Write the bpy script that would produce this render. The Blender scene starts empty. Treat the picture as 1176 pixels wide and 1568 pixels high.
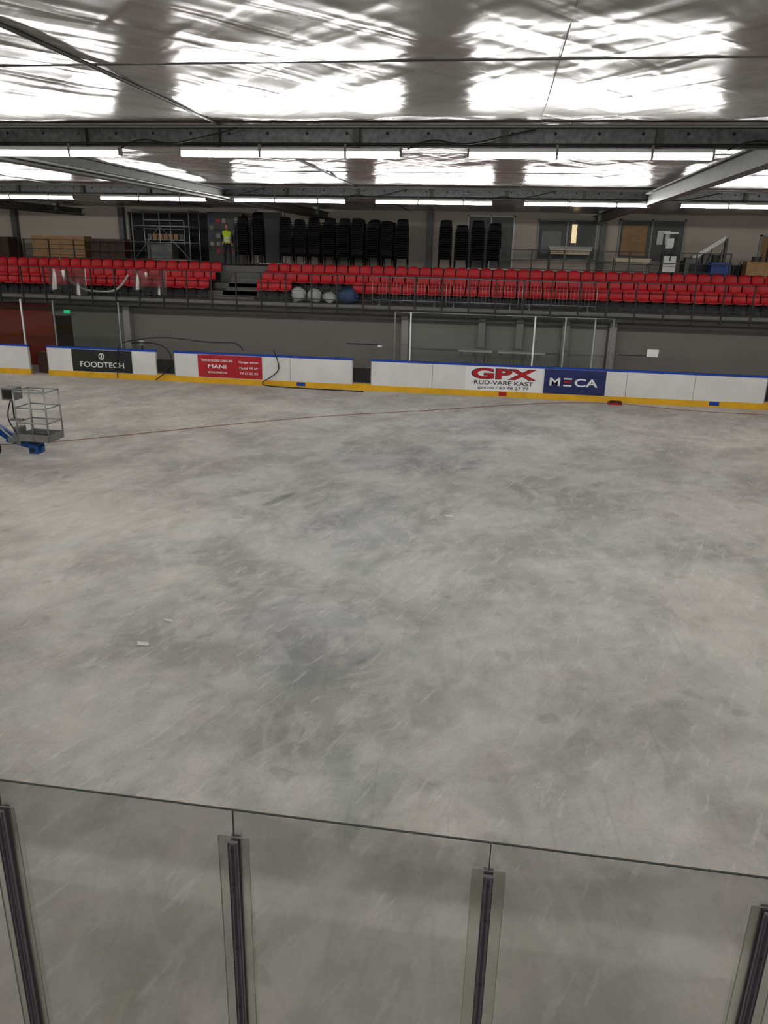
import bpy, bmesh, math, random
from mathutils import Vector, Matrix, noise
random.seed(7)
D=bpy.data; scene=bpy.context.scene
def link(o): scene.collection.objects.link(o); return o
# ---------------------------------------------------------------- materials
def newmat(name):
    m=D.materials.new(name); m.use_nodes=True; nt=m.node_tree; nt.nodes.clear()
    out=nt.nodes.new('ShaderNodeOutputMaterial'); return m,nt,out
def lin(c):
    return tuple(((x/255)/12.92 if x/255<=0.04045 else ((x/255+0.055)/1.055)**2.4) for x in c)+(1,)
def N(nt,t,props=None,**inp):
    n=nt.nodes.new(t)
    for k,v in (props or {}).items(): setattr(n,k,v)
    for k,v in inp.items():
        key=int(k[1:]) if k[0]=='i' and k[1:].isdigit() else k.replace('_',' ')
        s=n.inputs[key]
        if isinstance(v,bpy.types.NodeSocket): nt.links.new(v,s)
        else: s.default_value=v
    return n
def ramp(nt,fac,stops):
    n=nt.nodes.new('ShaderNodeValToRGB'); nt.links.new(fac,n.inputs[0])
    cr=n.color_ramp
    while len(cr.elements)<len(stops): cr.elements.new(0.5)
    for e,(p,c) in zip(cr.elements,stops): e.position=p; e.color=c if len(c)==4 else c+(1,)
    return n.outputs[0]
def mix(nt,f,a,b,bt='MIX'):
    n=nt.nodes.new('ShaderNodeMix'); n.data_type='RGBA'; n.blend_type=bt
    for s,v in ((n.inputs[0],f),(n.inputs[6],a),(n.inputs[7],b)):
        if isinstance(v,bpy.types.NodeSocket): nt.links.new(v,s)
        else: s.default_value=v
    return n.outputs[2]
def simple(name,rgb,rough=0.6,metal=0.0,var=0.12,scale=3.0,bump=0.0,spec=0.4):
    m,nt,out=newmat(name)
    c=lin(rgb); tc=N(nt,'ShaderNodeTexCoord')
    nz=N(nt,'ShaderNodeTexNoise',Vector=tc.outputs['Object'],Scale=scale,Detail=3.0)
    d=tuple(x*(1-var) for x in c[:3])+(1,); l=tuple(min(1,x*(1+var)) for x in c[:3])+(1,)
    col=ramp(nt,nz.outputs[0],[(0.3,d),(0.7,l)])
    b=N(nt,'ShaderNodeBsdfPrincipled',Base_Color=col,Roughness=rough,Metallic=metal)
    b.inputs['Specular IOR Level'].default_value=spec
    nt.links.new(b.outputs[0],out.inputs[0]); return m
def emit(name,rgb,s):
    m,nt,out=newmat(name); e=N(nt,'ShaderNodeEmission',Color=lin(rgb),Strength=s); nt.links.new(e.outputs[0],out.inputs[0]); return m
def glass(name,tint,gl=0.5,rough=0.03):
    m,nt,out=newmat(name)
    t=N(nt,'ShaderNodeBsdfTransparent',Color=lin(tint)); g=N(nt,'ShaderNodeBsdfGlossy',Roughness=rough,Color=(1,1,1,1))
    f=N(nt,'ShaderNodeFresnel',IOR=1.45)
    mu=N(nt,'ShaderNodeMath',{'operation':'MULTIPLY'},i0=f.outputs[0],i1=gl)
    x=N(nt,'ShaderNodeMixShader',i0=mu.outputs[0],i1=t.outputs[0],i2=g.outputs[0]); nt.links.new(x.outputs[0],out.inputs[0]); return m

M={}
M['white']=simple('board_white',(212,212,210),0.45,var=0.05,scale=1.5)
M['blue']=simple('cap_blue',(16,60,160),0.4)
M['yellow']=simple('kick_yellow',(215,165,25),0.5,var=0.1)
M['black']=simple('black_paint',(18,18,19),0.5)
M['blackplastic']=simple('black_plastic',(15,15,16),0.5,scale=6,spec=0.2)
M['red']=simple('seat_red',(172,10,22),0.5,var=0.15,scale=2)
M['signred']=simple('sign_red',(165,24,34),0.5,var=0.04)
M['textred']=simple('text_red',(170,14,26),0.5,var=0.03)
M['signblack']=simple('sign_black',(30,33,33),0.5,var=0.04)
M['navy']=simple('sign_navy',(26,36,88),0.5,var=0.04)
M['textwhite']=simple('text_white',(225,225,225),0.5,var=0.02)
M['textdark']=simple('text_dark',(40,40,45),0.5,var=0.02)
M['wall']=simple('wall_grey',(186,176,163),0.85,var=0.04,scale=0.6)
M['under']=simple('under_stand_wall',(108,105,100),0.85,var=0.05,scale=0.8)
M['under2']=simple('bench_wall',(134,132,128),0.8,var=0.06,scale=0.8)
M['slab']=simple('slab_concrete',(96,95,92),0.8,var=0.1)
M['galv']=simple('galvanised_steel',(112,116,116),0.45,metal=0.6,var=0.3,scale=14)
M['steel']=simple('painted_steel_grey',(84,86,84),0.5,metal=0.3,var=0.2,scale=5)
M['lsteel']=simple('light_steel',(150,153,153),0.4,metal=0.5,var=0.1)
M['pipe']=simple('dark_pipe',(50,52,50),0.45,metal=0.4,var=0.2)
M['tube']=emit('fluorescent_tube',(255,253,250),72)
M['wood']=simple('plywood',(155,122,84),0.7,var=0.15,scale=4)
M['dwood']=simple('dark_wood',(60,40,30),0.7,var=0.2,scale=4)
M['cream']=simple('table_cream',(180,168,138),0.6)
M['paper']=simple('paper_white',(215,215,210),0.7,var=0.08,scale=9)
M['green']=emit('exit_green',(40,200,120),1.0)
M['bluepaint']=simple('machine_blue',(20,70,135),0.4,var=0.15)
M['rubber']=simple('tyre_rubber',(22,22,22),0.8)
M['mgrey']=simple('machine_grey',(112,114,110),0.5,var=0.15)
M['hivis']=simple('hivis_yellow',(190,215,30),0.6)
M['skin']=simple('skin',(190,140,115),0.6,var=0.05)
M['hair']=simple('hair_brown',(50,35,25),0.7)
M['jacket']=simple('jacket_dark',(30,32,40),0.8)
M['orange']=simple('dark_red_wall',(120,36,26),0.7)
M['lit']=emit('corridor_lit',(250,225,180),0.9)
M['cable']=simple('cable_dark',(20,22,24),0.6)
M['rcable']=simple('cable_redbrown',(135,72,60),0.6)
M['greybag']=simple('bag_grey',(150,155,150),0.6,var=0.2,scale=2)
M['navybag']=simple('bag_navy',(40,60,90),0.6)
M['bbox']=simple('box_blue',(30,60,130),0.5)
M['frame']=simple('window_frame',(140,144,138),0.5)
M['darkglass']=simple('dark_window',(70,72,70),0.5,var=0.2,scale=1.0)
M['post']=simple('post_anodised',(118,108,116),0.4,metal=0.3,var=0.12,scale=9)
M['postdark']=simple('post_gasket',(62,54,66),0.5)
M['gedge']=simple('glass_edge',(62,68,64),0.3)
M['gedge2']=simple('plate_edge',(120,120,112),0.3)
M['glass']=glass('acrylic_clear',(246,246,245),0.45)
M['plate']=glass('plate_clear',(246,246,243),0.45,0.1)
M['fglass']=glass('far_glass',(235,238,236),0.45)
M['plastic']=glass('plastic_sheet',(190,192,190),0.7,0.45)

# floor --------------------------------------------------------------
def floor_mat():
    m,nt,out=newmat('polished_concrete_floor')
    tc=N(nt,'ShaderNodeTexCoord'); P=tc.outputs['Object']
    def mp(rot,sc,loc=(0,0,0)):
        v=P
        if rot: v=N(nt,'ShaderNodeMapping',Vector=P,Rotation=(0,0,math.radians(rot))).outputs[0]
        return N(nt,'ShaderNodeMapping',Vector=v,Scale=sc,Location=loc).outputs[0]
    def nz(v,s,d=5.0,r=0.55,dist=0.0):
        return N(nt,'ShaderNodeTexNoise',{'noise_dimensions':'2D'},Vector=v,Scale=s,Detail=d,Roughness=r,Distortion=dist).outputs[0]
    n0=nz(mp(25,(1.3,.7,1)),1.2,6,.62,.3)
    edge=N(nt,'ShaderNodeMath',{'operation':'MULTIPLY_ADD'},i0=n0,i1=2.4,i2=-1.2).outputs[0]
    def blob(cx,cy,rx,ry,soft=0.32,rot=0,ed=True):
        ml=N(nt,'ShaderNodeVectorMath',{'operation':'SUBTRACT'},i0=P,i1=(cx,cy,0)).outputs[0]
        if rot: ml=N(nt,'ShaderNodeMapping',Vector=ml,Rotation=(0,0,math.radians(rot))).outputs[0]
        mr=N(nt,'ShaderNodeVectorMath',{'operation':'MULTIPLY'},i0=ml,i1=(1/rx,1/ry,0)).outputs[0]
        a=N(nt,'ShaderNodeVectorMath',{'operation':'LENGTH'},i0=mr).outputs['Value']
        if ed: a=N(nt,'ShaderNodeMath',{'operation':'ADD'},i0=a,i1=edge).outputs[0]
        return N(nt,'ShaderNodeMapRange',{'interpolation_type':'SMOOTHSTEP'},Value=a,From_Min=1+soft,From_Max=1-soft,To_Min=0.0,To_Max=1.0).outputs[0]
    warm_d=lin((171,165,158)); warm_l=lin((199,193,186))
    grn_d=lin((164,165,159)); grn_l=lin((193,195,189))
    big=nz(mp(25,(1,.75,1)),0.7,7,0.6,0.3)
    f1=ramp(nt,big,[(0.38,(0,0,0)),(0.62,(1,1,1))])
    warm=mix(nt,f1,warm_d,warm_l); grn=mix(nt,f1,grn_d,grn_l)
    g=blob(-1.0,17,5.5,13,0.6)
    col=mix(nt,g,warm,grn)
    def dark(mask,c,amt):
        nonlocal col
        f=N(nt,'ShaderNodeMath',{'operation':'MULTIPLY'},i0=mask,i1=amt).outputs[0]
        col=mix(nt,f,col,mix(nt,1.0,col,c,'MULTIPLY'))
    def light(mask,c,amt):
        nonlocal col
        f=N(nt,'ShaderNodeMath',{'operation':'MULTIPLY'},i0=mask,i1=amt).outputs[0]
        col=mix(nt,f,col,c)
    pur=(0.82,0.81,0.89,1); gd=(0.80,0.82,0.79,1)
    dark(blob(-2.4,19.5,1.7,1.3),pur,0.9); dark(blob(-2.6,14.2,1.1,1.6),pur,0.75)
    dark(blob(-2.4,9.6,.9,1.1),pur,0.9); dark(blob(-.6,24,2.0,1.0),pur,0.8); dark(blob(.1,21.5,1.3,.6),pur,0.8)
    dark(blob(-2.1,7.8,.8,1.4),gd,0.5); dark(blob(-0.9,6.3,0.6,0.6),gd,1.0)
    dark(blob(1.0,17.5,1.0,1.6),gd,0.4); dark(blob(-4.5,12,1.0,1.6),gd,0.3)
    dark(blob(3.3,14.5,1.3,.9),gd,0.45); dark(blob(-2.8,11.5,2.5,4.5),(.91,.915,.90,1),.6)
    light(blob(3.6,11.5,1.0,1.6),lin((208,202,195)),0.5); light(blob(5.4,16.5,2.2,1.4),lin((210,205,199)),0.6)
    light(blob(-.3,6.1,.5,.35),lin((204,198,191)),0.7); light(blob(.9,21,1.0,2.4),lin((204,206,200)),0.55)
    light(blob(-8,14,2.2,1.2),lin((206,199,191)),0.5); light(blob(.6,9.5,.5,2.0),lin((199,200,194)),0.45)
    dark(blob(-4.6,15.5,.11,.55,0.3,20,False),(0.55,0.6,0.55,1),0.85)
    dark(blob(-4.9,19.3,.28,.3,0.5,0,False),(0.72,0.75,0.72,1),0.8)
    for rot,sc,s,lo,hi,amt,off in ((16,(3.0,1.0,1),1.2,0.51,0.60,0.30,0),(-24,(3.0,1.0,1),1.2,0.53,0.62,0.24,5),(60,(3,1.1,1),1.2,0.53,0.61,0.24,13)):
        st=nz(mp(rot,sc,(off,off,0)),s,5,0.6,0.3)
        reg=nz(mp(0,(1,1,1),(off*3,2,0)),0.6,2)
        rg=ramp(nt,reg,[(0.42,(0,0,0)),(0.58,(1,1,1))])
        a=ramp(nt,st,[(lo,(0,0,0)),(hi,(1,1,1))])
        mk=N(nt,'ShaderNodeMath',{'operation':'MULTIPLY'},i0=a,i1=rg).outputs[0]
        light(mk,lin((209,206,200)),amt)
        b=ramp(nt,st,[(1-hi,(1,1,1)),(1-lo,(0,0,0))])
        mk=N(nt,'ShaderNodeMath',{'operation':'MULTIPLY'},i0=b,i1=rg).outputs[0]
        dark(mk,(0.89,0.895,0.885,1),amt*1.5)
    st=nz(mp(22,(8,1.2,1),(4,1,0)),1.2,3,.5,.1)
    light(ramp(nt,st,[(0.67,(0,0,0)),(0.69,(1,1,1))]),lin((214,211,205)),.35)
    st=nz(mp(-4,(10,.5,1),(14,1,0)),1.1,3,.5,.1)
    dark(ramp(nt,st,[(0.69,(0,0,0)),(0.71,(1,1,1))]),(.84,.84,.84,1),.5)
    md=nz(mp(0,(1,1,1)),2.4,8,0.68,0.2)
    col=mix(nt,0.9,col,ramp(nt,md,[(0.32,(0.88,0.88,0.875)),(0.48,(0.97,0.97,0.97)),(0.66,(1.06,1.06,1.055))]),'MULTIPLY')
    sp=nz(mp(0,(1,1,1)),24,2,0.6)
    col=mix(nt,0.6,col,ramp(nt,sp,[(0.3,(0.90,0.90,0.89)),(0.6,(1.03,1.03,1.03))]),'MULTIPLY')
    spots=ramp(nt,nz(mp(0,(1,1,1),(3,8,0)),1.7,2,0.4),[(0.24,(1,1,1)),(0.27,(0,0,0))])
    dark(spots,(0.80,0.80,0.78,1),0.8)
    rg=ramp(nt,md,[(0.3,(0.55,)*3),(0.7,(0.75,)*3)])
    b=N(nt,'ShaderNodeBsdfPrincipled',Base_Color=col,Roughness=rg); b.inputs['Specular IOR Level'].default_value=0.25
    nt.links.new(b.outputs[0],out.inputs[0]); return m
M['floor']=floor_mat()

def foil_mat():
    m,nt,out=newmat('foil_insulation_ceiling')
    tc=N(nt,'ShaderNodeTexCoord'); P=tc.outputs['Object']
    def mp(rot,sc,loc=(0,0,0)):
        v=N(nt,'ShaderNodeMapping',Vector=P,Rotation=(0,0,math.radians(rot))).outputs[0]
        return N(nt,'ShaderNodeMapping',Vector=v,Scale=sc,Location=loc).outputs[0]
    def nz(v,s,d=3.0,r=0.5,dist=0.0):
        return N(nt,'ShaderNodeTexNoise',{'noise_dimensions':'2D'},Vector=v,Scale=s,Detail=d,Roughness=r,Distortion=dist).outputs[0]
    a=nz(mp(38,(2.6,.4,1)),.8,2,.4,.4); b=nz(mp(-42,(2.4,.4,1),(7,3,0)),.8,2,.4,.4)
    c=nz(mp(0,(1,1,1)),0.7,2,.5,.3)
    h=N(nt,'ShaderNodeMath',{'operation':'ADD'},i0=a,i1=b).outputs[0]
    h=N(nt,'ShaderNodeMath',{'operation':'MULTIPLY_ADD'},i0=c,i1=1.0,i2=h).outputs[0]
    bp=N(nt,'ShaderNodeBump',Strength=0.32,Distance=0.12,Height=h)
    col=ramp(nt,c,[(0.3,lin((152,150,145))),(0.7,lin((168,166,161)))])
    br=N(nt,'ShaderNodeTexBrick',{'offset':0.0},Vector=P,Scale=22.0,Mortar_Size=0.03,Color1=(1,1,1,1),Color2=(.97,.97,.97,1),Mortar=(0.86,0.86,0.86,1))
    col=mix(nt,0.6,col,br.outputs[0],'MULTIPLY')
    p=N(nt,'ShaderNodeBsdfPrincipled',Base_Color=col,Roughness=0.26,Metallic=0.2,Normal=bp.outputs[0])
    p.inputs['Specular IOR Level'].default_value=0.4
    nt.links.new(p.outputs[0],out.inputs[0]); return m
M['foil']=foil_mat()

# ---------------------------------------------------------------- mesh builder
class MB:
    def __init__(s): s.v=[];s.f=[];s.m=[];s.mats=[];s.sm=[]
    def mi(s,k):
        if k not in s.mats: s.mats.append(k)
        return s.mats.index(k)
    def box(s,x0,x1,y0,y1,z0,z1,k,T=None):
        if x0>x1:x0,x1=x1,x0
        if y0>y1:y0,y1=y1,y0
        if z0>z1:z0,z1=z1,z0
        b=len(s.v); vs=[Vector((x,y,z)) for z in (z0,z1) for x,y in ((x0,y0),(x1,y0),(x1,y1),(x0,y1))]
        if T: vs=[T@v for v in vs]
        s.v+=vs; i=s.mi(k)
        for f in ((3,2,1,0),(4,5,6,7),(0,1,5,4),(1,2,6,5),(2,3,7,6),(3,0,4,7)):
            s.f.append([b+j for j in f]); s.m.append(i); s.sm.append(False)
    def cyl(s,p,q,r,k,n=8,r2=None,cap=True):
        p=Vector(p);q=Vector(q);d=(q-p).normalized()
        a=Vector((0,0,1)) if abs(d.z)<.9 else Vector((1,0,0))
        u=d.cross(a).normalized(); w=d.cross(u); b=len(s.v); r2=r if r2 is None else r2; i=s.mi(k)
        for c,rr in ((p,r),(q,r2)):
            for j in range(n):
                t=2*math.pi*j/n; s.v.append(c+(u*math.cos(t)+w*math.sin(t))*rr)
        for j in range(n):
            s.f.append([b+j,b+(j+1)%n,b+n+(j+1)%n,b+n+j]); s.m.append(i); s.sm.append(True)
        if cap:
            s.f.append([b+j for j in range(n)][::-1]); s.m.append(i); s.sm.append(False)
            s.f.append([b+n+j for j in range(n)]); s.m.append(i); s.sm.append(False)
    def path(s,pts,r,k,n=6):
        for a,b in zip(pts,pts[1:]): s.cyl(a,b,r,k,n)
    def grid(s,fn,nu,nv,k,smooth=True):
        b=len(s.v); i=s.mi(k)
        for a in range(nu+1):
            for c in range(nv+1): s.v.append(Vector(fn(a/nu,c/nv)))
        for a in range(nu):
            for c in range(nv):
                o=b+a*(nv+1)+c; s.f.append([o,o+nv+1,o+nv+2,o+1]); s.m.append(i); s.sm.append(smooth)
    def ball(s,c,rx,ry,rz,k,n=12,wob=0.0):
        c=Vector(c)
        def fn(a,b):
            t=2*math.pi*a; p=math.pi*b; d=Vector((math.cos(t)*math.sin(p),math.sin(t)*math.sin(p),math.cos(p)))
            w=1+wob*noise.noise(d*2+c); return c+Vector((d.x*rx*w,d.y*ry*w,d.z*rz*w))
        s.grid(fn,n,n//2+2,k)
    def mesh(s,name):
        me=D.meshes.new(name); me.from_pydata([tuple(v) for v in s.v],[],s.f); me.update()
        for k in s.mats: me.materials.append(M[k])
        me.polygons.foreach_set('material_index',s.m); me.polygons.foreach_set('use_smooth',s.sm); return me
    def obj(s,name,parent=None,loc=None):
        o=D.objects.new(name,s.mesh(name)); link(o)
        if loc: o.location=loc
        if parent: o.parent=parent
        return o
def empty(name,loc=(0,0,0)):
    e=D.objects.new(name,None); e.location=loc; link(e); return e
def curve(name,pts,r,k,parent=None):
    cu=D.curves.new(name,'CURVE'); cu.dimensions='3D'; cu.bevel_depth=r; cu.bevel_resolution=2; cu.resolution_u=6
    sp=cu.splines.new('NURBS'); sp.points.add(len(pts)-1)
    for a,b in zip(sp.points,pts): a.co=(*b,1)
    sp.use_endpoint_u=True; sp.order_u=3
    cu.materials.append(M[k]); o=D.objects.new(name,cu); link(o)
    if parent:o.parent=parent
    return o
def text(body,cx,y,z0,w,h,k,parent,bold=0.0):
    cu=D.curves.new('lettering','FONT'); cu.body=body; cu.size=1; cu.extrude=0.004; cu.offset=bold
    cu.materials.append(M[k]); o=D.objects.new('lettering',cu); link(o)
    bpy.context.view_layer.update(); d=o.dimensions.copy()
    bb=[Vector(c) for c in o.bound_box]; mnx=min(c.x for c in bb); mny=min(c.y for c in bb)
    sx=w/max(d.x,.01); sy=h/max(d.y,.01)
    o.rotation_euler=(math.pi/2,0,0); o.scale=(sx,sy,1)
    o.location=(cx-w/2-mnx*sx,y,z0-mny*sy); o.parent=parent; return o

XL,XR=-32,28
# ---------------------------------------------------------------- shell
b=MB(); b.box(XL,XR,-8,39,-0.2,0,'floor'); b.obj('floor')
b=MB(); b.box(XL,XR,38.6,38.8,0,7.6,'wall'); b.obj('wall_far')
b=MB(); b.box(XL,XR,-8.2,-8,0,7.6,'wall'); b.obj('wall_near')
b=MB(); b.box(XL-.2,XL,-8,38.6,0,7.6,'wall'); b.obj('wall_left')
b=MB(); b.box(XR,XR+.2,-8,38.6,0,7.6,'wall'); b.obj('wall_right')
seamY=3.85; seamX=4.86
nx,ny=300,234
def cz(u,v):
    x=XL+u*(XR-XL); y=-8+v*46.8
    sy=abs(math.sin(math.pi*(y-8.75)/seamY)); sx=abs(math.sin(math.pi*(x+4.5)/seamX))
    z=7.02-0.05*(sy**.7)*(0.5+0.5*sx**.5)
    z+=0.03*noise.noise(Vector((x*.5,y*.9,0)))*sy**.5+0.02*noise.noise(Vector((x*1.7+y*.9,y*.8,3)))*(sx*sy)**.4+0.02*noise.noise(Vector((x*1.7-y*.9,y*.8,9)))*(sx*sy)**.4
    return (x,y,z)
b=MB(); b.grid(lambda u,v:cz(1-u,v),nx,ny,'foil'); b.box(XL,XR,-8,38.8,7.55,7.6,'wall'); b.obj('ceiling')
b=MB()
y=8.75-4*seamY
while y<38:
    b.box(XL,XR,y-.005,y+.005,7.005,7.02,'steel'); y+=seamY
b.obj('trim_1')
b=MB(); x=-4.5-5*seamX
i=0
while x<XR:
    r=0.022 if i%2==1 else 0.006
    b.cyl((x+.15,-8,6.98),(x-.3,38.5,6.98),r,'steel' if i%2==1 else 'mgrey',6); x+=seamX; i+=1
b.obj('trim_2')

rows=[(0.1,),(12.5,),(24.3,)]
for (ry,) in rows:
    b=MB()
    yb=ry+.12
    b.box(XL,XR,yb,yb+.012,6.66,6.97,'galv'); b.box(XL,XR,yb-.07,yb+.01,6.955,6.97,'galv'); b.box(XL,XR,yb-.07,yb+.01,6.66,6.675,'galv')
    x=XL+.3
    while x<XR: b.cyl((x,yb-.004,6.86),(x,yb+.002,6.86),.025,'black',8); x+=.62
    b.cyl((XL,ry+.02,6.70),(XR,ry+.02,6.70),.022,'pipe',6); b.cyl((XL,ry-.06,6.93),(XR,ry-.06,6.93),.018,'lsteel',6)
    x=XL+1
    while x<XR: b.box(x-.05,x+.05,ry+.02,ry+.12,6.66,6.95,'steel'); x+=2.2
    b.obj('roof_beam')
for x in (-21.4,-8.75,3.75,16.4):
    b=MB()
    b.box(x-.12,x+.12,-8,38.6,6.83,6.86,'steel'); b.box(x-.12,x+.12,-8,38.6,6.52,6.55,'steel'); b.box(x-.012,x+.012,-8,38.6,6.55,6.83,'steel')
    for yy in (0.1,12.5,24.3,36): b.box(x-.12,x+.12,yy+.15,yy+.4,6.50,6.98,'galv')
    b.cyl((x+.2,-8,6.6),(x+.2,38.5,6.6),.03,'lsteel',6)
    b.obj('roof_rafter')
def fixture(L=3.42):
    b=MB()
    b.box(0,L,-.06,.06,.045,.09,'white'); b.box(-.03,0,-.05,.05,-.03,.09,'mgrey'); b.box(L,L+.03,-.05,.05,-.03,.09,'mgrey')
    b.cyl((0,0,0),(L,0,0),.045,'tube',6,cap=False)
    for t in (.37,.76): b.box(L*t-.018,L*t+.018,-.065,.065,-.045,.14,'mgrey')
    return b
fm=fixture().mesh('fluorescent_batten')
def addfix(x,y):
    o=D.objects.new('fluorescent_light_fixture',fm); o.location=(x,y,6.55); link(o)
for k in range(-5,6): addfix(-5.15+4.46*k,12.5)
for k in range(-5,6): addfix(-8.4+4.36*k,24.3)
for k in range(-5,6): addfix(-5.15+4.46*k,0.1)
for y,xs in ((12.38,(-6.1,-1.6,2.9)),(24.2,(-9.3,-5.0,-.7,3.8))):
    for x in xs: curve('light_supply_cable',[(x,y,6.62),(x+.3,y-.02,6.78),(x+.8,y-.02,6.66),(x+1.3,y-.02,6.76),(x+1.9,y,6.90)],.012,'cable')

# ---------------------------------------------------------------- far boards
YB=29.5
fb=empty('rink_dasher_boards')
segs=[(-26,-19.3),(-18.5,-13.75),(-13.0,-5.7),(-5.0,9.5),(9.62,22)]
b=MB()
for x0,x1 in segs:
    b.box(x0,x1,YB,YB+.08,.22,1.14,'white'); b.box(x0,x1,YB-.012,YB+.13,1.14,1.21,'blue')
    b.box(x0,x1,YB-.02,YB+.08,0,.22,'yellow')
    x=x0+2.4
    while x<x1-.5: b.box(x-.006,x+.006,YB-.003,YB,.22,1.14,'pipe'); x+=2.4
    for xx in (x0,x1-.03): b.box(xx,xx+.03,YB-.004,YB,.22,1.14,'lsteel')
for x0,x1 in ((-13.75,-13.0),(-5.7,-5.0),(9.5,9.62)):
    b.box(x0,x1,YB+.04,YB+.08,.3,.85,'black'); b.box(x0,x1,YB-.02,YB+.08,0,.26,'yellow')  # open gaps: black panel stands in for the darkness behind, above a yellow kick
b.box(-7.95,-7.6,YB-.026,YB,.06,.2,'blue'); b.box(7.6,7.95,YB-.026,YB,.06,.2,'blue'); b.box(-.05,.25,YB-.026,YB,.04,.2,'signred')
b.obj('boards_far',fb)
def corner(cx,cy,R,a0,a1):
    b=MB();n=16
    for i in range(n):
        t0=math.radians(a0+(a1-a0)*i/n);t1=math.radians(a0+(a1-a0)*(i+1)/n)
        for r,z0,z1,k in ((R,.22,1.14,'white'),(R-.012,1.14,1.22,'blue'),(R-.02,0,.22,'yellow')):
            q=[(cx+rr*math.cos(t),cy+rr*math.sin(t)) for t in (t0,t1) for rr in (r,R+.08)]
            bb=len(b.v)
            for z in (z0,z1):
                for j in (0,1,3,2): b.v.append(Vector((*q[j],z)))
            for f in ((0,1,2,3),(4,5,6,7),(0,1,5,4),(1,2,6,5),(2,3,7,6),(3,0,4,7)):
                b.f.append([bb+j for j in f]); b.m.append(b.mi(k)); b.sm.append(False)
    return b
corner(-24,YB-4,4.0,90,180).obj('corner',fb); corner(20,YB-4,4.0,0,90).obj('corner',fb)
nb=2.82
corner(-24,nb+4,4.0,180,270).obj('corner',fb); corner(20,nb+4,4.0,270,360).obj('corner',fb)
b=MB()
b.box(-24,20,nb-.05,nb+.02,.22,.86,'white'); b.box(-24,20,nb-.05,nb+.025,.86,.9,'blue'); b.box(-24,20,nb-.05,nb+.04,0,.22,'yellow')
b.box(-28.08,-28,nb+4,YB-4,.22,1.14,'white'); b.box(24,24.08,nb+4,YB-4,.22,1.14,'white')
b.box(-28.08,-28,nb+4,YB-4,0,.22,'yellow'); b.box(24,24.08,nb+4,YB-4,0,.22,'yellow')
b.obj('boards_near',fb)
def sign(name,x0,x1,z0,z1,k):
    e=empty(name); b=MB(); b.box(x0,x1,YB-.010,YB-.004,z0,z1,k); b.obj('panel',e); return e
e=sign('advert_sign_black',-17.4,-14.8,.24,1.12,'signblack')
text('FOODTECH',-16.1,YB-.016,.42,1.9,.22,'textwhite',e,.01)
b=MB(); b.cyl((-16.1,YB-.016,.87),(-16.1,YB-.010,.87),.13,'textwhite',20); b.cyl((-16.1,YB-.02,.87),(-16.1,YB-.012,.87),.09,'signblack',20); b.box(-16.13,-16.07,YB-.024,YB-.012,.80,.94,'textwhite'); b.obj('emblem',e)
e=sign('advert_sign_red',-12.0,-9.35,.24,1.12,'signred')
text('TRUCK & WELDING CONSULTING',-11.2,YB-.016,.86,1.3,.10,'textwhite',e,.01)
text('MANI',-11.2,YB-.016,.60,.75,.15,'textwhite',e,.015); text('www.mwc.no',-11.2,YB-.016,.40,.8,.08,'textwhite',e)
text('Hangar storm',-9.9,YB-.016,.82,.8,.11,'textwhite',e,.01); text('Mobil 97 69',-9.9,YB-.016,.60,.75,.10,'textwhite',e,.01); text('Tlf 63 80 00',-9.9,YB-.016,.40,.75,.09,'textwhite',e)
e=sign('advert_sign_white',-1.35,1.55,.20,1.13,'textwhite')
text('GPX',.1,YB-.014,.66,2.45,.42,'textdark',e,.05); text('GPX',.1,YB-.022,.68,2.35,.38,'textred',e,.025)
text('RUD-VARE KAST',.1,YB-.016,.46,2.2,.15,'textdark',e,.01); text('gpx.no / 63 98 27 77',.1,YB-.016,.27,1.9,.13,'textdark',e)
e=sign('advert_sign_blue',1.6,3.85,.20,1.13,'navy')
text('M',2.0,YB-.016,.52,.38,.30,'textwhite',e,.02); text('CA',3.15,YB-.016,.52,.85,.30,'textwhite',e,.02)
b=MB()
for i,zz in enumerate((.52,.645,.77)): b.box(2.32,2.62,YB-.018,YB-.010,zz,zz+.055,'textred' if i==1 else 'textwhite')
b.obj('letter_bars',e)

g=empty('far_glass_screen')
b=MB()
for x0,x1,zt in ((-26,-19.4,3.1),(-19.4,-15.2,3.1),(-3.5,1.1,3.05),(1.1,2.2,3.05),(2.2,3.25,3.05)):
    b.box(x0,x1,YB+.03,YB+.045,1.22,zt-.12,'fglass')
b.obj('panes',g)
b=MB()
for x,k,w in ((-19.4,'white',.03),(-18.0,'lsteel',.02),(-15.2,'lsteel',.02),(-3.5,'white',.035),(-4.1,'mgrey',.02),(1.1,'white',.035),(2.2,'lsteel',.03),(3.25,'lsteel',.03),(3.9,'mgrey',.02)):
    b.box(x-w/2-.01,x+w/2+.01,YB+.0,YB+.07,1.22,3.02,k)
b.box(-4.1,3.95,YB+.02,YB+.05,3.0,3.03,'mgrey')
b.box(-6.0,-4.6,YB+.1,YB+.14,1.74,1.78,'black'); b.box(-4.75,-4.6,YB+.06,YB+.14,1.68,1.76,'white')
b.box(4.2,5.3,YB+.1,YB+.14,1.72,1.75,'black'); b.box(5.2,5.6,YB+.06,YB+.14,1.72,1.98,'white')
b.obj('posts',g)
b=MB()
for x0,x1 in ((-1.7,-.4),(-.2,1.6)):
    b.box(x0,x1,30.3,30.7,1.55,1.6,'white')
    x=x0+.08
    while x<x1: b.cyl((x,30.5,.0),(x,30.5,1.55),.02,'lsteel',6); x+=.5
b.box(-4,4,30.9,31.2,.0,.45,'slab'); b.obj('players_bench')

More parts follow.
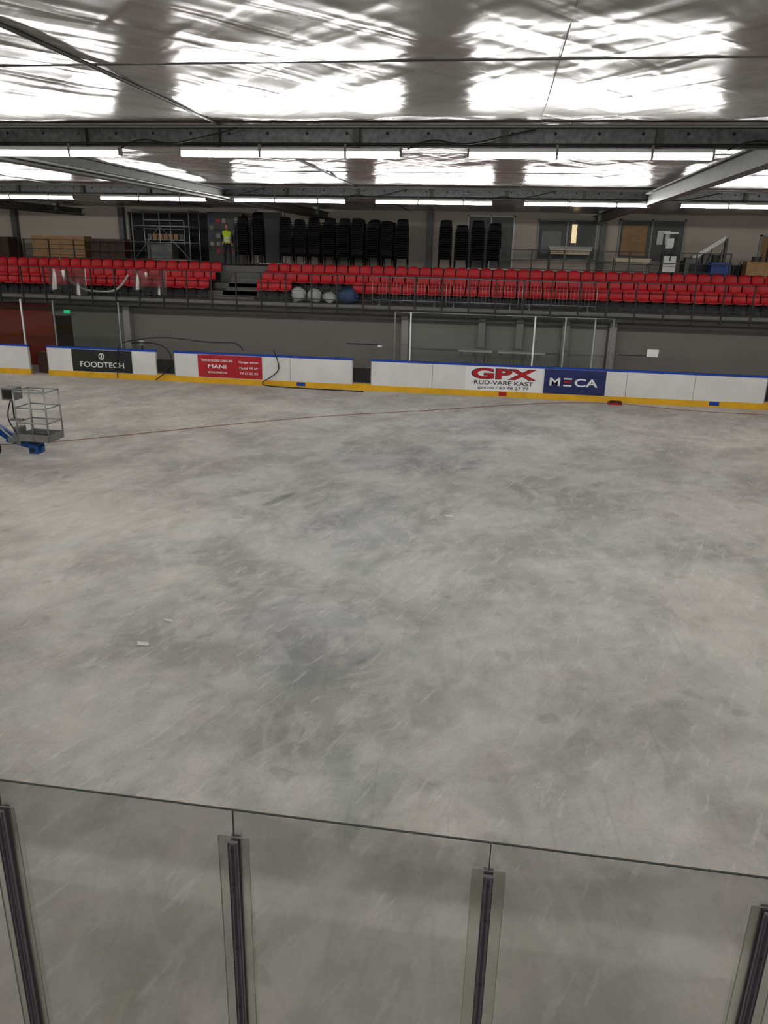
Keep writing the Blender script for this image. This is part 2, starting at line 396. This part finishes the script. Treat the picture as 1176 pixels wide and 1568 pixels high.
# ---------------------------------------------------------------- stand
ZD=4.42
st=empty('grandstand')
b=MB()
b.box(XL,XR,31.35,34.0,2.75,3.0,'slab')
b.box(XL,XR,30.98,32.4,2.95,3.12,'slab')
for y0,y1,z in ((32.4,33.2,3.42),(33.2,34.0,3.72)):
    b.box(XL,XR,y0,y1,2.95,z,'slab')
for y0,z in ((32.0,3.27),(32.4,3.42),(32.8,3.57),(33.2,3.75),(33.5,3.95),(33.75,4.18)): b.box(-11.9,-10.4,y0,34.0,3.0,z,'slab')
b.obj('stepped_deck',st)
b=MB(); b.box(XL+.01,XR-.01,34.01,38.59,2.95,ZD,'slab'); b.obj('floor_upper_deck')
b=MB()
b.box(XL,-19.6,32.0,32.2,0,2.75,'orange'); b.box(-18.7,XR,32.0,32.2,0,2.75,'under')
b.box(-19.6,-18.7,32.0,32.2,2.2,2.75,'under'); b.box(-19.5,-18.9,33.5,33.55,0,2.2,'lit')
b.box(-4,4,31.95,32.0,0,2.6,'under2'); b.box(XL,XR,31.92,32.0,2.44,2.50,'steel')
for x in (-16,-4,-.9,.6,2.4,4.2): b.box(x-.14,x+.14,31.7,31.95,0,2.75,'under2')
b.obj('wall_under_stand')
b=MB(); b.box(-18.85,-18.6,31.7,31.76,2.32,2.46,'green'); b.obj('exit_sign')
b=MB(); x=XL+.4
while x<XR:
    b.box(x-.025,x+.025,30.93,30.98,2.8,4.25,'black'); x+=1.04
b.box(XL,XR,30.93,30.98,4.22,4.26,'black'); b.box(XL,XR,30.94,30.97,3.28,3.31,'black'); b.box(XL,XR,30.94,30.98,2.95,3.0,'black')
for zz in (3.6,3.9): b.box(XL,XR,30.95,30.96,zz,zz+.012,'black')
b.obj('stand_railing',st)
b=MB()
prof=[(-.40,.40),(-.41,.44),(-.22,.43),(-.06,.42),(.0,.46),(.03,.58),(.06,.72),(.085,.83),(.11,.85),(.13,.82),(.10,.62),(.05,.40)]
def seat(b,cx,cy,cz):
    def fn(u,v):
        i=v*(len(prof)-1); i0=min(int(i),len(prof)-2); y,z=[prof[i0][k]+(prof[i0+1][k]-prof[i0][k])*(i-i0) for k in (0,1)]
        e=abs(u-.5)*2; x=(u-.5)*.46
        if z>.75: x*=1-.10*((z-.75)/.1)*e; z-=.05*e**3
        y-=.035*e**3*(1 if z>.45 else 0); z+=.02*e**3*(1 if z<.45 else 0)
        return (cx+x,cy+y,cz+z)
    b.grid(fn,4,len(prof)-1,'red')
    b.box(cx-.15,cx+.15,cy-.02,cy+.06,cz,cz+.38,'black')
for r,(yy,zz) in enumerate(((32.15,3.12),(32.95,3.42),(33.75,3.72))):
    x=XL+.5
    while x<XR-.3:
        if not(-12.15<x<-10.2):
            if not(r==0 and -8.6<x<-6.0): seat(b,x,yy,zz)
        x+=.51
b.obj('red_stadium_seats',st)
bm=MB()
bm.path([(-1.4,0,.05),(-1.4,0,1.08),(1.4,0,1.08),(1.4,0,.05)],.02,'lsteel'); bm.cyl((-1.4,0,.2),(1.4,0,.2),.016,'lsteel',6)
for i in range(1,20): bm.cyl((-1.4+.14*i,0,.2),(-1.4+.14*i,0,1.08),.008,'lsteel',5)
for xx in (-1.1,1.1): bm.box(xx-.02,xx+.02,-.2,.2,0,.04,'lsteel'); bm.cyl((xx,0,.03),(xx,0,.2),.02,'lsteel',6)
bme=bm.mesh('crowd_barrier')
for x in (-3.9,-.95,2.0):
    o=D.objects.new('crowd_barrier',bme); o.location=(x,31.35,3.12); link(o)
b=MB(); b.ball((-8.35,31.45,3.42),.30,.22,.30,'greybag',14,.3); b.obj('white_sack')
b=MB(); b.ball((-7.70,31.45,3.40),.30,.22,.28,'greybag',14,.3); b.obj('white_sack')
b=MB(); b.ball((-6.30,31.45,3.44),.42,.24,.32,'navybag',14,.3); b.obj('blue_sack')
b=MB(); b.ball((-7.08,31.5,3.34),.27,.2,.22,'greybag',14,.3); b.obj('white_sack')
def sheet(x0,x1,z0,z1):
    b=MB(); b.grid(lambda u,v:(x0+(x1-x0)*u,30.86+.04*math.sin(u*9+v*2)+.02*math.sin(u*21),z1+(z0-z1)*v*(1-.15*math.sin(u*5))-.08*math.sin(u*math.pi)),40,10,'plastic'); b.obj('plastic_sheet',st)
sheet(-18.9,-17.2,3.3,4.22); sheet(-15.2,-13.7,3.4,4.22)
curve('grey_hose',[(-18.6,31.4,4.1),(-18.0,31.4,3.4),(-16.8,31.4,3.25),(-16.0,31.4,3.4),(-15.6,31.4,4.0)],.05,'greybag',st)
# ---------------------------------------------------------------- upper deck
def chairstack(n):
    b=MB()
    pr=[(-.24,.43),(-.25,.46),(-.1,.45),(.12,.44),(.2,.47),(.24,.6),(.28,.78),(.30,.84),(.31,.83)]
    for k in range(n):
        dz=k*.095; dy=-k*.004
        def fn(u,v):
            i=v*(len(pr)-1); i0=min(int(i),len(pr)-2); y,z=[pr[i0][q]+(pr[i0+1][q]-pr[i0][q])*(i-i0) for q in (0,1)]
            e=abs(u-.5)*2; x=(u-.5)*.56
            if z>.5: x*=1-.45*e*(z-.5); y-=.05*e*e; z-=.03*e**3
            else: z+=.02*e*e
            return (x,y+dy,z+dz)
        b.grid(fn,6,8,'blackplastic')
        for sx in (-.25,.25):
            b.cyl((sx*1.1,-.22,dz),(sx*.9,-.16,.44+dz),.012,'blackplastic',5); b.cyl((sx*1.1,.26,dz),(sx*.9,.14,.44+dz),.012,'blackplastic',5)
            b.cyl((sx*1.12,-.18,.62+dz),(sx*1.05,.22,.64+dz),.014,'blackplastic',5)
    return b
cs={}
def stack(x,y,n,rz=0):
    if n not in cs: cs[n]=chairstack(n).mesh('chair_stack')
    o=D.objects.new('stacked_chairs',cs[n]); o.location=(x,y,ZD); o.rotation_euler=(0,0,rz); link(o)
for x,n in ((-9.9,14),(-9.25,13),(-8.6,14),(-7.95,14),(-7.3,14),(-6.65,14),(-6.0,13),(-5.35,13),(-4.7,14)): stack(x,35.4,n,random.uniform(-.06,.06)+(math.pi if random.random()<.4 else 0))
for x,n in ((-9.6,13),(-8.9,13),(-8.2,14),(-7.5,13),(-6.8,14),(-6.1,14),(-5.4,13)): stack(x,36.4,n)
for x,n in ((-2.8,14),(-2.1,12),(-1.4,14),(-.7,13)): stack(x,35.4,n,random.uniform(-.1,.1))
for x,n in ((-11.9,14),(-11.2,16)): stack(x,35.2,n)
def railing(name,x0,x1,y,k='black'):
    b=MB(); n=max(1,round((x1-x0)/1.3))
    for i in range(n+1): xx=x0+(x1-x0)*i/n; b.box(xx-.025,xx+.025,y-.025,y+.025,0,.95,k)
    for z in (.15,.5,.9): b.box(x0,x1,y-.018,y+.018,z,z+.035,k)
    b.obj(name,loc=(0,0,ZD))
railing('deck_railing',-22,-15.9,34.3); railing('deck_railing',-.4,8.8,34.3)
b=MB()
for x in (-17.0,-15.7,-14.3):
    for y in (35.0,36.2): b.cyl((x,y,0),(x,y,2.3),.025,'lsteel',6)
for z in (.15,.9,1.6,2.27):
    for y in (35.0,36.2): b.cyl((-17,y,z),(-14.3,y,z),.02,'lsteel',6)
    for x in (-17.0,-14.3): b.cyl((x,35.0,z),(x,36.2,z),.02,'lsteel',6)
b.cyl((-17,35,.15),(-15.7,35,1.6),.015,'lsteel',5); b.cyl((-14.3,35,.15),(-15.7,35,1.6),.015,'lsteel',5)
b.box(-16.8,-14.5,35.1,36.1,.15,.2,'dwood'); b.box(-16.5,-15.3,35.3,36,.2,.9,'steel'); b.obj('scaffold_trolley',loc=(0,0,ZD))
e=empty('notice_board'); b=MB(); b.box(-14.3,-12.6,37.3,37.35,ZD,6.75,'pipe')
b.obj('panel',e); b=MB()
for i in range(5):
    for j in range(5):
        if random.random()<.7:
            x=-14.2+i*.31; z=4.9+j*.34; b.box(x,x+random.uniform(.16,.22),37.28,37.3,z,z+random.uniform(.15,.25),random.choice(['mgrey','steel','frame','signred','navy','greybag','frame']))
b.obj('posters',e)
def person(name,loc,rz):
    e=empty(name,loc); e.rotation_euler=(0,0,rz)
    J={'pel':((0,0,.95),.15),'waist':((0,0,1.10),.14),'chest':((0,0,1.32),.165),'neckb':((0,.0,1.46),.075),'neck':((0,-.01,1.53),.055),
       'sl':((-.18,0,1.41),.07),'el':((-.25,.03,1.14),.046),'wl':((-.20,-.17,1.00),.033),'sr':((.18,0,1.41),.07),'er':((.26,.02,1.13),.046),'wr':((.22,-.14,.93),.033),
       'hl':((-.10,0,.88),.095),'kl':((-.11,-.02,.49),.065),'al':((-.12,.02,.09),.045),'tl':((-.13,-.15,.04),.04),
       'hr':((.10,0,.88),.095),'kr':((.12,-.02,.49),.065),'ar':((.14,.02,.09),.045),'tr':((.16,-.15,.04),.04)}
    names=list(J); E=[('pel','waist'),('waist','chest'),('chest','neckb'),('neckb','neck'),('chest','sl'),('sl','el'),('el','wl'),('chest','sr'),('sr','er'),('er','wr'),('pel','hl'),('hl','kl'),('kl','al'),('al','tl'),('pel','hr'),('hr','kr'),('kr','ar'),('ar','tr')]
    me=D.meshes.new('body_skin'); me.from_pydata([J[n][0] for n in names],[(names.index(a),names.index(c)) for a,c in E],[]); me.update()
    o=D.objects.new('tmp',me); link(o); o.modifiers.new('skin','SKIN'); o.modifiers.new('sub','SUBSURF').levels=2
    for i,n in enumerate(names):
        r=J[n][1]; me.skin_vertices[0].data[i].radius=(r*(1.15 if n in('chest','waist','pel') else 1),r*(.8 if n in('chest','waist','pel') else 1)); me.skin_vertices[0].data[i].use_root=(n=='pel')
    bpy.context.view_layer.update()
    m2=D.meshes.new_from_object(o.evaluated_get(bpy.context.evaluated_depsgraph_get())); D.objects.remove(o)
    for k in ('jacket','hivis','skin','paper'): m2.materials.append(M[k])
    for p in m2.polygons:
        c=p.center; p.use_smooth=True
        p.material_index=2 if c.z>1.49 else 1 if (c.z>.93 and abs(c.x)<.205-(.02 if c.z<1.3 else 0)) else 0
        if p.material_index==1 and (1.02<c.z<1.07 or 1.16<c.z<1.20): p.material_index=3
    bo=D.objects.new('body',m2); link(bo); bo.parent=e
    b=MB(); b.ball((0,-.01,1.655),.076,.095,.115,'skin',16); b.ball((0,-.105,1.645),.014,.022,.02,'skin',8)
    for s in (-1,1): b.ball((s*.077,0,1.65),.012,.02,.03,'skin',8); b.ball((s*.03,-.092,1.67),.011,.008,.007,'hair',8)
    b.ball((0,-.095,1.605),.022,.008,.006,'signred',8); b.ball((0,.015,1.69),.084,.098,.10,'hair',16); b.obj('head',e)
    for s,(wx,wy,wz) in ((-1,(-.20,-.17,1.0)),(1,(.22,-.14,.93))):
        b=MB(); d=Vector((0,-.06,-.07)); w=Vector((wx,wy,wz)); b.cyl(w,w+d,.028,'skin',8,.036)
        for i in range(4):
            q=w+d+Vector(((i-1.5)*.019,0,0)); q2=q+Vector((0,-.03,-.03-.004*(i in(1,2)))); b.cyl(q,q2,.009,'skin',6); b.cyl(q2,q2+Vector((0,.0,-.03)),.008,'skin',6,.006)
        q=w+d*.4+Vector((-s*.03,0,0)); b.cyl(q,q+Vector((-s*.025,-.035,-.02)),.010,'skin',6); b.obj('hand',e)
person('person_in_hivis_vest',(-12.9,36.0,ZD),.35)
def window(x0,x1,z0,z1,k='darkglass',mull=1,fr='frame'):
    b=MB(); w=.07
    b.box(x0,x1,38.56,38.59,z0,z1,k)
    for a in (x0,x1-w): b.box(a,a+w,38.5,38.58,z0,z1,fr)
    for i in range(1,mull+1): xx=x0+(x1-x0)*i/(mull+1); b.box(xx-w/2,xx+w/2,38.5,38.58,z0,z1,fr)
    b.box(x0,x1,38.5,38.58,z1-w,z1,fr); b.box(x0,x1,38.5,38.58,z0,z0+w,fr)
    return b
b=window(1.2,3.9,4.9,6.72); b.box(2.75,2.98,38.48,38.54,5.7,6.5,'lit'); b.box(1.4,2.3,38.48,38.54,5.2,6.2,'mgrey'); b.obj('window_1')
b=window(4.85,7.75,4.9,6.78); b.box(5.0,6.1,38.48,38.54,5.2,6.5,'wood'); b.box(6.55,7.1,38.46,38.52,5.7,6.3,'paper'); b.obj('window_2')
b=window(-2.05,.15,ZD,6.84,'steel',1,'white'); b.obj('door_1')
b=window(-12.3,-10.9,ZD,6.9,'darkglass',0,'white'); b.obj('door_2')
b=window(-18.9,-14.4,ZD,6.75,'blackplastic',0,'steel'); b.obj('door_3')
b=window(11.0,13.0,4.6,6.2,'wood',0,'frame'); b.obj('window_3')
b=MB()
for x in (-25,-19.2,-3.8,4.15,11.5,18): b.box(x-.13,x+.13,38.3,38.58,ZD,6.95,'steel')
b.obj('steel_wall_columns')
def table(name,x,y,w,d,h,k='cream'):
    b=MB(); b.box(x-w/2,x+w/2,y-d/2,y+d/2,h-.05,h,k)
    for sx in (-1,1):
        for sy in (-1,1): b.box(x+sx*(w/2-.05)-.02,x+sx*(w/2-.05)+.02,y+sy*(d/2-.05)-.02,y+sy*(d/2-.05)+.02,0,h-.05,'pipe')
    b.box(x-w/2+.05,x+w/2-.05,y-d/2,y-d/2+.03,h-.2,h-.05,k); b.obj(name,loc=(0,0,ZD))
table('folding_table',2.5,35.2,1.7,.7,.98); table('folding_table',5.1,35.3,1.5,.7,.68); table('folding_table',2.6,36.5,1.9,.7,1.1,'frame')
def crate(name,x,y,w,h,k,d=.8):
    b=MB(); b.box(x-w/2,x+w/2,y-d/2,y+d/2,.1,h,k)
    for i in range(5): xx=x-w/2+w*i/4; b.box(xx-.04,xx+.04,y-d/2-.02,y-d/2,0,h,k)
    for z in (.12,h-.1): b.box(x-w/2,x+w/2,y-d/2-.035,y-d/2-.02,z,z+.08,k)
    b.box(x-w/2,x+w/2,y-d/2,y+d/2,0,.06,'dwood'); b.obj(name,loc=(0,0,ZD))
crate('wooden_crate',-21.3,36.4,2.6,1.1,'wood'); crate('dark_wood_cabinet',-18.3,35.4,1.5,1.0,'dwood'); crate('wooden_crate',-24.2,35.6,1.6,1.0,'dwood')
crate('blue_box',8.6,35.2,.7,.6,'bbox'); crate('wooden_crate',10.4,35.3,1.5,.65,'wood'); crate('wooden_crate',13,35.4,1.6,.9,'dwood')
b=MB(); 
for x in (6.35,6.85): b.box(x-.04,x+.04,35.55,35.63,0,1.75,'black')
b.box(6.3,6.9,35.5,35.68,1.67,1.75,'white'); b.box(6.35,6.85,35.1,35.5,.15,.8,'white'); b.box(6.4,6.8,35.15,35.45,.8,1.0,'black')
b.box(6.4,6.5,35.6,36.6,.05,.1,'black'); b.box(6.7,6.8,35.6,36.6,.05,.1,'black'); b.box(6.45,6.75,35.52,35.56,1.1,1.5,'paper')
for x in (6.4,6.8): b.cyl((x-.04,35.3,.1),(x+.04,35.3,.1),.1,'rubber',12)
b.cyl((6.6,35.1,.6),(6.6,34.8,1.15),.02,'black'); b.obj('pallet_stacker',loc=(0,0,ZD))
b=MB(); b.box(-.08,.08,-.06,.06,-.75,.75,'paper',Matrix.Translation((8.3,36,1.15))@Matrix.Rotation(math.radians(55),4,'Y'))
b.box(7.4,7.9,35.9,36.3,0,.75,'steel'); b.box(7.6,9.0,35.8,36.2,.05,.5,'black'); b.box(8.9,9.0,35.9,36.1,.3,1.55,'pipe'); b.obj('conveyor_lift_arm',loc=(0,0,ZD))
b=MB()
for i in range(14):
    x=7.6+i*.42; h=random.uniform(.4,.95); b.box(x-.16,x+.16,36.7,37.1,0,h,random.choice(['pipe','blackplastic','steel']))
    b.cyl((x-.15,36.65,0),(x+.15,36.65,h+.2),.015,'black',5)
b.obj('stored_equipment',loc=(0,0,ZD))
b=MB(); b.box(-15.6,-15.56,37.5,38,0,1.9,'galv'); b.box(-17.6,-15.6,37.5,38,0,.1,'galv')
for z in (.5,1.0,1.5,1.9): b.box(-17.6,-15.6,37.5,38,z,z+.04,'galv'); 
for i in range(7): b.box(-17.5+i*.27,-17.3+i*.27,37.6,37.9,1.04,1.3,random.choice(['steel','navy','mgrey','wood']))
b.box(-17.64,-17.6,37.5,38,0,1.9,'galv'); b.obj('storage_shelf',loc=(0,0,ZD))

# ---------------------------------------------------------------- near glass
ng=empty('near_glass_screen')
gx=[-5.9+1.2*i for i in range(12)]
b=MB()
for x in gx: 
    b.box(x+.006,x+1.194,nb-.006,nb+.006,.9,2.71,'glass')
b.obj('panes',ng)
b=MB()
for x in gx:
    b.box(x+.004,x+1.196,nb-.005,nb+.005,2.707,2.711,'gedge'); b.box(x-.003,x+.003,nb-.005,nb+.005,.9,2.71,'gedge')
b.obj('edges',ng)
b=MB()
for x in gx:
    b.box(x-.022,x+.022,nb-.030,nb-.012,.9,2.54,'post'); b.box(x-.006,x+.006,nb-.033,nb-.030,.9,2.53,'postdark')
    b.box(x-.022,x-.018,nb-.034,nb-.030,.9,2.54,'postdark'); b.box(x+.018,x+.022,nb-.034,nb-.030,.9,2.54,'postdark')
    b.box(x-.022,x+.022,nb+.012,nb+.03,.9,2.54,'post')
    for z in (1.5,1.9,2.3,2.5): b.cyl((x,nb-.037,z),(x,nb-.03,z),.008,'pipe',8)
b.obj('posts',ng)
b=MB()
for x in gx:
    b.box(x-.075,x+.075,nb-.012,nb-.008,.9,2.56,'plate'); 
b.obj('clamp_plates',ng)
b=MB()
for x in gx:
    for s in (-1,1): b.box(x+s*.075-.001,x+s*.075+.001,nb-.013,nb-.008,.9,2.56,'gedge2')
    b.box(x-.075,x+.075,nb-.013,nb-.008,2.559,2.561,'gedge2')
b.obj('plate_edges',ng)
b=MB(); b.box(XL+.01,XR-.01,-7.99,.3,3.4,3.6,'slab'); b.box(XL+.01,XR-.01,-7.99,-3,3.6,3.9,'slab'); b.box(XL+.01,XR-.01,-3.2,-3.0,0,3.4,'under'); b.obj('near_stand_deck')

# ---------------------------------------------------------------- boom lift
bl=empty('boom_lift')
b=MB()
b.box(-16.2,-13.6,16.8,18.1,.3,.62,'bluepaint'); b.box(-15.9,-13.9,16.9,18.0,.62,1.15,'bluepaint'); b.box(-15.7,-14.6,17.0,17.9,1.15,1.55,'mgrey')
b.obj('chassis',bl)
b=MB()
for x in (-15.8,-13.6,):
    for y in (16.65,18.25):
        b.cyl((x,y-.13,.36),(x,y+.13,.36),.36,'rubber',24); b.cyl((x,y-.14,.36),(x,y+.14,.36),.18,'bluepaint',16)
b.cyl((-12.62,17.0,.27),(-12.62,17.22,.27),.27,'rubber',24); b.cyl((-12.62,16.98,.27),(-12.62,17.24,.27),.13,'mgrey',16)
b.box(-13.7,-12.6,17.05,17.2,.24,.4,'bluepaint')
b.obj('wheels',bl)
b=MB()
def beam(b,p,q,w,k):
    p=Vector(p);q=Vector(q);L=(q-p).length; T=Matrix.Translation(p)@(q-p).to_track_quat('X','Z').to_matrix().to_4x4(); b.box(0,L,-w/2,w/2,-w/2,w/2,k,T)
beam(b,(-15.2,17.5,1.5),(-13.0,17.5,.95),.22,'bluepaint'); beam(b,(-13.0,17.5,.95),(-12.2,17.5,.48),.18,'bluepaint')
beam(b,(-12.3,17.45,.46),(-11.35,17.45,.26),.14,'bluepaint'); beam(b,(-12.35,17.45,.68),(-11.85,17.45,.40),.09,'bluepaint')
b.box(-11.65,-11.4,17.3,17.6,.14,.38,'bluepaint'); b.cyl((-12.1,17.3,.48),(-12.1,17.6,.48),.1,'mgrey',12); b.cyl((-11.55,17.28,.24),(-11.55,17.62,.24),.06,'black',12)
b.box(-12.0,-11.85,17.3,17.6,.36,.8,'mgrey')
b.cyl((-12.4,17.3,.8),(-11.95,17.3,.42),.025,'lsteel',8)
b.obj('jib_arm',bl)
b=MB()
X0,X1,Y0,Y1,z0,z1=-11.82,-11.0,17.2,17.85,.48,1.72
b.box(X0,X1,Y0,Y1,z0,z0+.05,'mgrey'); b.box(X0+.03,X1-.03,Y0+.03,Y1-.03,z0+.05,z0+.06,'dwood')
for a,c in ((X0,Y0),(X1,Y0),(X0,Y1),(X1,Y1),((X0+X1)/2,Y0),((X0+X1)/2,Y1)): b.cyl((a,c,z0),(a,c,z1),.02,'lsteel',8)
for z in (.95,1.32,z1):
    b.path([(X0,Y0,z),(X1,Y0,z),(X1,Y1,z),(X0,Y1,z),(X0,Y0,z)],.02,'lsteel',8)
for s in ((X0,Y0,X1,Y0),(X0,Y1,X1,Y1)): b.box(min(s[0],s[2]),max(s[0],s[2]),s[1]-.008,s[1]+.008,z0,z0+.18,'mgrey')
b.box(X0-.008,X0+.008,Y0,Y1,z0,z0+.18,'mgrey'); b.box(X1-.008,X1+.008,Y0,Y1,z0,z0+.18,'mgrey')
b.path([(X0,Y0,z1),(X0+.1,Y0-.04,z1+.08),(X1-.2,Y0-.04,z1+.08),(X1,Y0,z1)],.014,'lsteel',6)
b.box(X0-.38,X0-.05,Y0+.1,Y0+.45,1.48,1.78,'mgrey'); b.box(X0-.34,X0-.09,Y0+.08,Y0+.1,1.52,1.74,'black'); b.cyl((X0-.2,Y0+.25,.95),(X0-.2,Y0+.25,1.5),.03,'black'); b.box(X0-.3,X0+.02,Y0+.2,Y0+.3,.94,1.0,'mgrey')
b.obj('basket',bl)
curve('basket_cable',[(X0-.2,Y0+.2,1.5),(X0-.35,Y0+.1,1.1),(X0-.1,Y0+.05,.7),(X0+.1,Y0,.45)],.015,'cable',bl)
curve('floor_power_cable',[(-14.2,18.0,.015),(-12.8,18.6,.015),(-11.5,19.4,.015),(-7.9,22.6,.015),(-5.2,24.6,.015),(-2.7,25.9,.015),(.5,28.0,.015),(2.8,29.1,.015),(4.3,29.2,.02)],.008,'rcable')
curve('floor_power_cable',[(4.5,29.2,.02),(6.0,28.6,.015),(8.5,28.3,.015),(12,28.6,.015)],.008,'rcable')
b=MB(); b.box(3.95,4.45,28.95,29.2,.0,.10,'signred'); b.cyl((4.05,28.93,.14),(4.35,28.93,.14),.03,'black'); b.box(4.0,4.08,28.9,29.0,.08,.16,'black'); b.box(4.32,4.4,28.9,29.0,.08,.16,'black'); b.obj('red_power_tool')
curve('board_cable',[(-15.4,29.35,.05),(-15.4,29.4,1.3),(-15.1,29.7,1.5),(-13.5,29.75,1.75),(-11.5,29.75,1.55),(-10.3,29.75,1.65),(-10.2,29.75,1.3)],.02,'cable')
curve('board_cable',[(-8.9,29.6,1.4),(-8.75,29.42,1.2),(-8.6,29.44,.7),(-8.9,29.43,.4),(-9.5,29.3,.05),(-8.4,29.2,.03),(-6.5,29.1,.03),(-5.2,29.1,.03)],.02,'cable')
curve('board_cable',[(-13.75,29.3,.05),(-13.1,29.5,.5),(-13.2,29.7,1.2),(-14.0,29.9,1.5),(-15,30,1.4)],.02,'cable')
for x,y,s in ((-4.57,9.56,.07),(-4.62,8.83,.10),(-.88,15.15,.10),(-2.4,17.2,.05)):
    b=MB(); b.grid(lambda u,v:(x+(u-.5)*s*1.6+.02*math.sin(v*5),y+(v-.5)*s,.006+.012*math.sin(u*3)*math.sin(v*3)),4,4,'paper'); b.obj('paper_scrap')
b=MB(); b.box(-19.25,-18.55,30.0,30.1,0,.85,'dwood'); b.box(-19.25,-18.6,30.1,30.5,.8,.85,'wood'); b.box(-19.25,-18.6,30.5,30.6,0,.85,'dwood'); b.obj('wooden_counter')
b=MB(); b.ball((-14.6,30.1,1.4),.14,.14,.14,'greybag'); b.cyl((-14.6,30.1,0),(-14.6,30.1,1.3),.03,'black'); b.obj('bollard_lamp')

# ---------------------------------------------------------------- world, camera, view
w=D.worlds.new('World'); scene.world=w; w.use_nodes=True; w.node_tree.nodes['Background'].inputs[0].default_value=(.05,.05,.05,1)
a=math.radians(8.4);p=math.radians(18.8);r=math.radians(1.285)
fw=Vector((-math.sin(a)*math.cos(p),math.cos(a)*math.cos(p),-math.sin(p)))
rt=Vector((math.cos(a),math.sin(a),0)); up=rt.cross(fw)
cr=rt*math.cos(r)+up*math.sin(r); cu=-rt*math.sin(r)+up*math.cos(r)
cam=D.cameras.new('camera'); co=D.objects.new('camera',cam); link(co)
mt=Matrix.Identity(4)
for i in range(3): mt[i][0]=cr[i]; mt[i][1]=cu[i]; mt[i][2]=-fw[i]
mt.translation=Vector((0,0,5.2)); co.matrix_world=mt
cam.sensor_fit='VERTICAL'; cam.sensor_height=36; cam.lens=36*1661/2212; cam.clip_end=200
scene.camera=co
scene.view_settings.view_transform='Standard'
